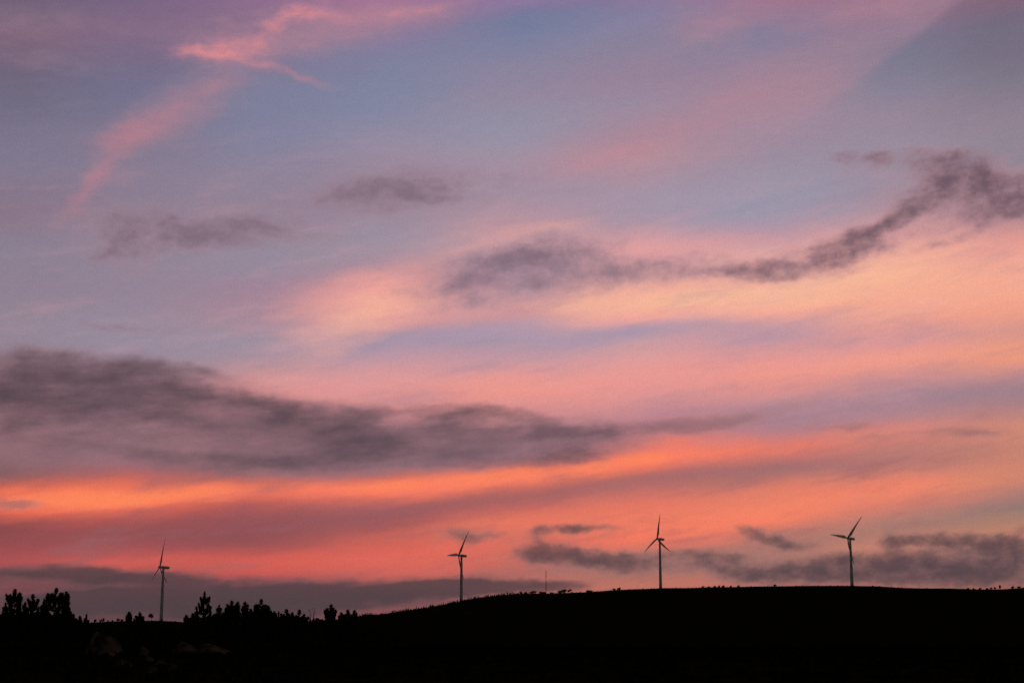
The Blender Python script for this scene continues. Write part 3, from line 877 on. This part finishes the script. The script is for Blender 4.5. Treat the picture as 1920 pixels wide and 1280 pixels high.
def pine_tree(px, top_py, dist, width_px, style, seed, label, lean=0.0, low=0.16):
    rnd = random.Random(seed)
    x, y = ground_spot(px, dist)
    gz = ground_z(x, y)
    a, e = sky_angles(px, top_py)
    h = CAM_Z + math.tan(R(e)) * dist - gz
    half = width_px / FPX * dist / 2
    root = empty('pine_tree', (x, y, gz - 0.1), rnd.random() * 6.28)
    tag(root, label, 'pine tree', 'young pines in the foreground')
    tr, br, fo = Geo(), Geo(), Geo()
    nseg = 9
    lx, ly = rnd.uniform(-.1, .1), rnd.uniform(-.1, .1)

    def axis(f):
        return Vector((lx * math.sin(f * 4), ly * math.sin(f * 5 + 1), h * f))
    r0 = 0.020 * h + 0.03
    lead = min(0.20, 0.75 / h)
    tr.tube([tuple(axis(i / nseg * (1 - lead * 0.5))) for i in range(nseg + 1)],
            [r0 * (1 - 0.9 * i / nseg) + 0.008 for i in range(nseg + 1)], 8)
    # leader
    brush(fo, axis(1 - lead), Vector((0, 0, 1)), h * lead * 0.80, 0.27 if style != 'cone' else 0.17, 160, rnd)
    nw = max(5, int(h / (0.72 if style == 'cone' else 0.6)))
    for w in range(nw):
        f = low + (1 - lead * 0.9 - low) * (w + 0.5 * rnd.random()) / nw
        fr = (f - low) / (1 - low)
        reach = half * crown_profile(style, fr) * 1.0
        nb_ = rnd.choice((4, 5)) if style == 'cone' else rnd.choice((3, 4, 4))
        q0 = rnd.random() * 6.28
        for k in range(nb_):
            q = q0 + 6.28 * k / nb_ + rnd.uniform(-.3, .3)
            L = max(0.18, reach * rnd.uniform(0.70, 1.18) - 0.10)
            out = Vector((math.cos(q), math.sin(q), 0))
            base_p = axis(f)
            up = {'cone': 0.30, 'column': 0.7, 'round': 0.45}.get(style, 0.55) * rnd.uniform(0.7, 1.3)
            p1 = base_p + out * (L * 0.55) + Vector((0, 0, L * 0.55 * up * 0.6))
            p2 = base_p + out * L + Vector((0, 0, L * up * 1.1))
            ct = rnd.uniform(0.45, 0.95) * (0.75 if style == 'cone' else 1.0) * min(1.0, 0.45 + L)
            ceil_z = {'cone': h - 0.75 * L - 0.2, 'column': h - 0.9 * L - 0.2, 'round': h - 0.7 * L - 0.22}.get(style, h - 0.35 * L - 0.30) - rnd.random() * 0.3
            drop = p2.z + ct - ceil_z
            if drop > 0:
                p2.z -= min(drop, L * 0.5)
                p1.z -= min(drop, L * 0.5) * 0.5
                ct = max(0.12, ct - max(0.0, drop - L * 0.5))
            br.tube([tuple(base_p), tuple(p1), tuple(p2)], [0.012 + 0.02 * (1 - fr), 0.012 + 0.010 * (1 - fr), 0.01], 5, False)
            rad = 0.25 if style != 'cone' else 0.21
            brush(fo, base_p + (p1 - base_p) * 0.3, p1 - base_p, (p1 - base_p).length * 0.8, rad, int(24 + 40 * L), rnd)
            brush(fo, p1, p2 - p1, (p2 - p1).length, rad, int(30 + 50 * L), rnd)
            cdir = (Vector((0, 0, 1)) + out * rnd.uniform(0.05, 0.35))
            brush(fo, p2, cdir, ct, rad * 0.95, int(120 * ct) + 34, rnd)
    tr.build('trunk', MAT['bark'], root, True)
    tag(br.build('branches', MAT['bark'], root, True), kind='stuff')
    tag(fo.build('crown', MAT['needle'], root), kind='stuff')
    return root


PINES = [
    (9, 1125, 176, 19, 'cone', 'short pine at the left edge of the picture, left of the forked pine'),
    (26, 1100, 172, 26, 'candle', 'slim pine near the left edge with three upright shoots at its top'),
    (44, 1129, 186, 20, 'round', 'low pine between the slim and the bushy pine at far left'),
    (60, 1110, 180, 27, 'round', 'bushy round-topped pine in the middle of the far left clump'),
    (82, 1124, 192, 18, 'column', 'narrow pine squeezed against the left side of the broad pine'),
    (104, 1098, 174, 40, 'candle', 'broadest and tallest pine of the far left clump'),
    (121, 1105, 178, 15, 'column', 'narrow pine rising against the right side of the broad pine'),
    (126, 1133, 170, 16, 'candle', 'low right-hand pine at the end of the far left clump'),
    (137, 1147, 188, 14, 'candle', 'small forked pine just right of the far left clump'),
    (150, 1151, 196, 9, 'column', 'tiny pine between the forked and the spindly small pine'),
    (163, 1147, 190, 12, 'cone', 'small spindly pine with a thin pointed top, right of the far left clump'),
    (243, 1143, 196, 13, 'column', 'short blocky pine left of the leftmost turbine'),
    (262, 1144, 190, 19, 'round', 'low bushy pine between the blocky pine and the umbrella tree'),
    (350, 1149, 186, 10, 'column', 'small pine at the left foot of the pointed pine'),
    (361, 1146, 180, 13, 'candle', 'small pine tucked close left of the pointed pine'),
    (381, 1104, 172, 62, 'cone', 'tall pointed pine with open tiers of branches, left of centre'),
    (411, 1129, 184, 18, 'cone', 'narrow pointed pine just right of the tall open-tiered pine'),
    (424, 1135, 178, 16, 'round', 'low pine in front of the thicket beside the narrow pointed pine'),
    (433, 1122, 186, 24, 'candle', 'wide many-headed pine at the left end of the thicket'),
    (445, 1124, 190, 13, 'column', 'narrow pine at the right shoulder of the many-headed pine'),
    (459, 1124, 182, 13, 'candle', 'slim pine with a knobbed tip in the gap of the thicket'),
    (470, 1137, 178, 16, 'round', 'low pine left of the domed pine in the thicket'),
    (489, 1119, 176, 33, 'round', 'broad domed pine with a knob on top in the thicket'),
    (503, 1132, 188, 16, 'column', 'pine on the right shoulder of the domed pine'),
    (514, 1142, 184, 10, 'column', 'small pine first to the right of the domed pine'),
    (523, 1142, 190, 11, 'cone', 'small pine second to the right of the domed pine'),
    (537, 1138, 180, 18, 'round', 'low bushy pine halfway between the domed pine and the dead stems'),
    (548, 1144, 188, 13, 'candle', 'low pine behind the bushy ones left of the dead stems'),
    (561, 1139, 178, 22, 'round', 'low wide pine nearest left of the dead stems'),
    (620, 1129, 176, 21, 'candle', 'isolated pine right of the two dead stems'),
    (640, 1144, 182, 9, 'column', 'narrow left-hand pine of the last small group before the ridge'),
    (653, 1139, 178, 15, 'candle', 'middle pine of the last small group before the ridge'),
    (664, 1140, 186, 13, 'candle', 'right-hand pine of the last small group before the ridge'),
]
for i, (px, py, d, w, st, lb) in enumerate(PINES):
    pine_tree(px, py, d, w, st, 100 + i, lb, low=0.2)

# dead stems
for (px, py, d, lean, lb) in ((582, 1139, 196, -0.12, 'left, fainter of two bare dead stems standing in the thicket'),
                              (588, 1136, 192, 0.22, 'right, taller of two bare dead stems, forked, in the thicket')):
    x, y = ground_spot(px, d)
    gz = ground_z(x, y)
    h = CAM_Z + math.tan(R(sky_angles(px, py)[1])) * d - gz
    root = empty('dead_tree', (x, y, gz - 0.1))
    tag(root, lb, 'dead tree', 'dead stems in the thicket')
    g = Geo()
    g.tube([(-lean, 0, 0), (-lean * 0.4, 0.05, h * 0.5), (0, 0, h * 0.8), (lean * 0.5, 0, h)], [0.07, 0.055, 0.035, 0.015], 7)
    g.build('trunk', MAT['deadwood'], root, True)
    g = Geo()
    for k in range(5):
        z = h * (0.55 + 0.09 * k)
        s = 1 if k % 2 else -1
        g.tube([(0, 0, z), (s * 0.16, 0.05, z + 0.16), (s * 0.22, 0.02, z + 0.42)], [0.02, 0.015, 0.008], 5)
    tag(g.build('branches', MAT['deadwood'], root, True), kind='stuff')

# ------------------------------------------------------------------ undergrowth below the pines
rnd = random.Random(7)
FILL = [(-260, 1150), (0, 1149), (60, 1146), (120, 1152), (135, 1162), (170, 1166), (180, 1176), (340, 1176), (348, 1166), (372, 1160), (398, 1152), (408, 1146), (505, 1143),
        (515, 1152), (575, 1152), (585, 1156), (606, 1156), (612, 1160), (628, 1163), (636, 1160), (645, 1154), (670, 1156), (680, 1170), (760, 1192)]


def fill_top(px):
    for (x0, y0), (x1, y1) in zip(FILL, FILL[1:]):
        if x0 <= px <= x1:
            return y0 + (y1 - y0) * (px - x0) / (x1 - x0)
    return 1195


g = Geo()
for i in range(640):
    px = rnd.uniform(-250, 750)
    d = rnd.uniform(182, 225)
    x, y = ground_spot(px, d)
    gz = ground_z(x, y)
    top = CAM_Z + math.tan(R(sky_angles(px, fill_top(px) + abs(rnd.gauss(0, 5)))[1])) * d - gz
    if top < 0.3:
        continue
    wid = rnd.uniform(0.45, 0.8)
    for s in range(int(18 + 26 * top)):
        z = top * math.sqrt(rnd.random()) * 0.96
        q = rnd.random() * 6.28
        rr = wid * (1 - 0.55 * (z / top) ** 2) * math.sqrt(rnd.random())
        p = Vector((x + rr * math.cos(q), y + rr * math.sin(q), gz + z))
        d1 = Vector((rnd.uniform(-1, 1), rnd.uniform(-1, 1), rnd.uniform(-.2, 1.2))).normalized() * 0.24
        d2 = Vector((rnd.uniform(-1, 1), rnd.uniform(-1, 1), rnd.uniform(-1, 1))).normalized() * 0.15
        g.tri(p - d2, p + d2, p + d1)
tag(g.build('undergrowth', MAT['gorse']), 'dense dark gorse thicket filling the gaps below the pines', 'thicket', kind='stuff')

# heather tufts over the near moor
g = Geo()
for i in range(7000):
    r = 34 + 190 * math.sqrt(rnd.random())
    a = R(rnd.uniform(-24, 24))
    x, y = r * math.sin(a), r * math.cos(a)
    gz = ground_z(x, y)
    hh = rnd.uniform(0.18, 0.5)
    for s in range(7):
        q = rnd.random() * 6.28
        o = Vector((math.cos(q), math.sin(q), 0))
        w = Vector((-o.y, o.x, 0)) * 0.09
        p = Vector((x, y, gz - 0.03)) + o * rnd.uniform(0, 0.25)
        g.tri(p - w, p + w, p + o * rnd.uniform(0.05, 0.3) + Vector((0, 0, hh * rnd.uniform(0.6, 1.1))))
tag(g.build('heather', MAT['heather']), 'low dark heather tufts covering the near moor', 'heather', kind='stuff')

# ------------------------------------------------------------------ granite boulders
def boulder(px, py_base, w_px, h_px, dist, seed, label, squash=1.0):
    rnd = random.Random(seed)
    x, y = ground_spot(px, dist)
    gz = ground_z(x, y)
    w = w_px / FPX * dist
    top = CAM_Z + (HORIZON - (py_base - h_px)) / FPX * dist
    h = max(0.4, top - gz)
    bm = bmesh.new()
    bmesh.ops.create_icosphere(bm, subdivisions=4, radius=1.0)
    planes = [(Vector((0.42, -0.25, 0.85)).normalized(), 0.55), (Vector((-0.7, -0.5, 0.5)).normalized(), 0.7)]
    for k in range(9):
        n = Vector((rnd.gauss(0, 1), rnd.gauss(0, 1), rnd.gauss(0.2, 0.8))).normalized()
        planes.append((n, rnd.uniform(0.62, 0.9)))
    so = Vector((seed * 3.1, seed * 1.7, 0))
    for v in bm.verts:
        p = v.co.copy()
        for n, dd in planes:
            t = p.dot(n) - dd
            if t > 0:
                p -= n * t * 0.88
        p *= 1 + 0.10 * mnoise.noise(p * 2.2 + so) + 0.045 * mnoise.noise(p * 6 + so)
        crack = abs(mnoise.noise(Vector((p.x * 1.1, p.y * 1.1, p.z * 3.2)) + so))
        if crack < 0.05:
            p *= 0.955
        v.co = (p.x * w * 0.58, p.y * w * 0.45 * squash, max(-0.25, p.z) * h / 0.86)
    me = bpy.data.meshes.new('boulder')
    bm.to_mesh(me)
    bm.free()
    me.materials.append(MAT['granite'])
    me.polygons.foreach_set('use_smooth', [True] * len(me.polygons))
    o = bpy.data.objects.new('boulder', me)
    C.objects.link(o)
    o.location = (x, y, gz - 0.05)
    o.rotation_euler = (0, R(rnd.uniform(-4, 4)), 0)
    tag(o, label, 'boulder', 'granite boulders on the near moor')
    return o


boulder(200, 1216, 62, 33, 150, 3, 'large sloping granite boulder below the far left pines')
boulder(206, 1226, 56, 13, 128, 5, 'flat granite slab at the foot of the large sloping boulder')
boulder(352, 1222, 44, 22, 152, 8, 'rounded left half of the long boulder below the pointed pine')
boulder(400, 1230, 70, 27, 145, 11, 'long low granite boulder below the pointed pine')
boulder(239, 1266, 36, 23, 92, 14, 'angular granite boulder low down, below the large sloping boulder')
boulder(274, 1218, 22, 9, 135, 17, 'small stone between the two largest boulders')
boulder(285, 1243, 24, 9, 110, 19, 'small flat stone up and right of the angular boulder')
boulder(305, 1256, 22, 9, 98, 21, 'small stone right of the angular boulder')
boulder(331, 1276, 24, 9, 76, 23, 'small pale stone at the bottom edge, rightmost of the low ones')
boulder(291, 1282, 22, 12, 74, 26, 'dark stone at the bottom edge below the angular boulder')

# ------------------------------------------------------------------ distant trees on the ridges
def leaf_crown(g, c, rx, rz, n, rnd, size):
    lobes = [(Vector((0, 0, 0)), 1.0)] + [(Vector((rnd.uniform(-.6, .6) * rx, rnd.uniform(-.6, .6) * rx, rnd.uniform(-.4, .5) * rz)), rnd.uniform(.45, .7)) for _ in range(5)]
    for i in range(n):
        o, s = rnd.choice(lobes)
        d = Vector((rnd.gauss(0, 1), rnd.gauss(0, 1), rnd.gauss(0, 1))).normalized() * rnd.random() ** 0.4 * s
        p = c + o * 0.9 + Vector((d.x * rx, d.y * rx, d.z * rz)) * 0.8
        a = Vector((rnd.uniform(-1, 1), rnd.uniform(-1, 1), rnd.uniform(-1, 1))).normalized() * size
        b = Vector((rnd.uniform(-1, 1), rnd.uniform(-1, 1), rnd.uniform(-1, 1))).normalized() * size
        g.tri(p - a, p + a, p + b)


def ridge_tree(px, top_py, w_px, base_py, dist, seed, label, group, name='ridge_tree', back=0.0):
    rnd = random.Random(seed)
    x, y = ground_spot(px, dist)
    gz = ground_z(x, y)
    top = CAM_Z + math.tan(R(sky_angles(px, top_py)[1])) * dist
    h = max(2.5, top - gz)
    w = w_px / FPX * dist / 2
    root = empty(name, (x, y, gz - 0.3))
    tag(root, label, 'tree', group)
    ch = min(h * 0.75, max(1.6 * w, h * 0.5)) if w_px > 8.5 else h * 0.92
    t = Geo()
    t.tube([(0, 0, 0), (rnd.uniform(-.2, .2), 0, h * 0.5), (rnd.uniform(-.3, .3), 0, h - ch * 0.5)], [0.30, 0.24, 0.12], 7)
    t.build('trunk', MAT['bark'], root, True)
    c = Geo()
    leaf_crown(c, Vector((0, 0, h - ch * 0.5 + 0.2)), w, ch * 0.5, 420, rnd, 0.20 + 0.11 * w)
    tag(c.build('crown', MAT['farleaf'], root), kind='stuff')
    return root


ORD = ('first', 'second', 'third', 'fourth', 'fifth', 'sixth', 'seventh', 'eighth')
NEARMAST = 'trees beside the mast on the ridge'
ridge_tree(976, 1107, 9, 1112, 2400, 1, 'small round tree on the ridge, leftmost of those left of the mast', NEARMAST)
ridge_tree(986, 1108, 8, 1112, 2395, 2, 'small round tree in the middle of those left of the mast', NEARMAST)
ridge_tree(1000, 1106, 15, 1112, 2400, 3, 'wide round tree on the ridge closest left of the mast, behind a gap', NEARMAST)
ridge_tree(1017, 1107.5, 15, 1112, 2395, 4, 'dome-shaped tree at the foot of the mast', NEARMAST)
ridge_tree(1035, 1109, 9, 1112, 2398, 5, 'low tree just right of the mast', NEARMAST)
ridge_tree(1050, 1105, 11, 1112, 2400, 6, 'left tree of the tall clump right of the mast', NEARMAST)
ridge_tree(1059, 1103, 14, 1112, 2396, 7, 'middle tree of the tall clump right of the mast', NEARMAST)
ridge_tree(1068, 1102, 10, 1112, 2403, 8, 'right-hand, tallest tree of the tall clump right of the mast', NEARMAST)
ridge_tree(1105, 1105, 13, 1109, 2410, 9, 'low spreading tree on the ridge between the tall clump and the third turbine, left one', NEARMAST)
ridge_tree(1152, 1102, 9, 1105, 2420, 10, 'low tree closest left of the third turbine, left one of a pair', NEARMAST)
ridge_tree(1161, 1100.5, 9, 1105, 2420, 11, 'low tree closest left of the third turbine, right one of a pair', NEARMAST)
UM = 'trees on the left skyline'
ridge_tree(284, 1147, 14, 1163, 2205, 12, 'umbrella-topped tree on the skyline just left of the leftmost turbine', UM)
for i, (px, py, w) in enumerate(((178, 1157, 8), (189, 1159, 6), (194, 1156.5, 6), (203, 1160.5, 4), (211, 1160, 4))):
    ridge_tree(px, py, w, 1166, 2210, 20 + i, ORD[i] + ' from the left of five tiny skyline trees between far left clump and blocky pine', UM)
for i, (px, py, w) in enumerate(((222, 1157, 7), (229, 1158, 7))):
    ridge_tree(px, py, w, 1164, 2215, 30 + i, ('left', 'right')[i] + ' one of two small skyline trees close left of the blocky pine', UM)
RR = 'scattered trees on the right end of the ridge'
for i, (px, py, w) in enumerate(((1320, 1098, 7), (1330, 1098, 6), (1341, 1097, 7), (1350, 1096, 6), (1357, 1094.5, 7), (1372, 1096.5, 5), (1386, 1095.5, 6))):
    ridge_tree(px, py, w, 1100, 2425, 40 + i, ORD[i] + ' from the left of seven tiny skyline trees between the two right-hand turbines', 'low trees between the right turbines')
ridge_tree(1455, 1094.5, 7, 1098, 2430, 50, 'lone tiny shrub-like tree on the skyline left of the rightmost turbine', 'low trees between the right turbines')
for i, (px, py, w) in enumerate(((1818, 1101, 6), (1828, 1101.5, 5), (1840, 1100.5, 6), (1853, 1101, 5), (1861, 1099.5, 6), (1868, 1099, 6), (1902, 1098, 8), (1914, 1098, 7))):
    ridge_tree(px, py, w, 1104, 2440, 60 + i, ORD[i] + ' from the left of eight tiny trees at the right end of the ridge', RR)
ridge_tree(1878, 1095.5, 6, 1104, 2440, 70, 'small lollipop-shaped tree standing highest at the right end of the ridge', RR)

# the wood on the flank of the ridge: far off, reads as one mass
rnd = random.Random(31)
g = Geo()
for i in range(2600):
    px = rnd.uniform(655, 1180)
    edge = (px - 655) / 525
    d = crest(sky_angles(px, 1150)[0])[1]
    d = d - abs(rnd.gauss(0, 1)) * 120 * (1 - 0.55 * edge) + 4
    if edge > 0.62 and rnd.random() < (edge - 0.62) * 2.4:
        continue
    x, y = ground_spot(px, d)
    gz = ground_z(x, y)
    if mnoise.noise((px * 0.05, d * 0.02, 3.0)) < -0.25:
        continue
    h = (1.3 + 2.6 * rnd.random() ** 1.6) * (1.0 if edge < 0.65 else 0.6)
    w = h * rnd.uniform(0.22, 0.36)
    for k in range(5):
        z = h * (0.12 + 0.2 * k)
        rr = w * (1 - 0.17 * k)
        q0 = rnd.random() * 6.28
        for s in range(3):
            q = q0 + 2.1 * s
            p = Vector((x + rr * math.cos(q), y + rr * math.sin(q), gz + z))
            q2 = Vector((x + rr * math.cos(q + 2.0), y + rr * math.sin(q + 2.0), gz + z + rnd.uniform(-.2, .2)))
            g.tri(p, q2, Vector((x, y, gz + z + h * 0.32)))
tag(g.build('distant_wood', MAT['farleaf']), 'dense dark wood of small conifers covering the flank of the ridge', 'wood', kind='stuff')

# low scrub breaking the bare skyline
g = Geo()
for i in range(2200):
    px = rnd.uniform(-30, 1950)
    if 380 < px < 650:
        continue
    d = crest(sky_angles(px, 1150)[0])[1] - abs(rnd.gauss(0, 1)) * 40 + 3
    x, y = ground_spot(px, d)
    gz = ground_z(x, y)
    hh = rnd.uniform(0.3, 1.1) * (1.6 if rnd.random() < 0.08 else 1)
    for s in range(6):
        q = rnd.random() * 6.28
        o = Vector((math.cos(q), math.sin(q), 0))
        w = Vector((-o.y, o.x, 0)) * 0.5
        p = Vector((x, y, gz - 0.1)) + o * rnd.uniform(0, 0.7)
        g.tri(p - w, p + w, p + o * 0.2 + Vector((0, 0, hh * rnd.uniform(0.6, 1.1))))
tag(g.build('scrub', MAT['heather']), 'thin low scrub along the bare crest of the ridge', 'scrub', kind='stuff')
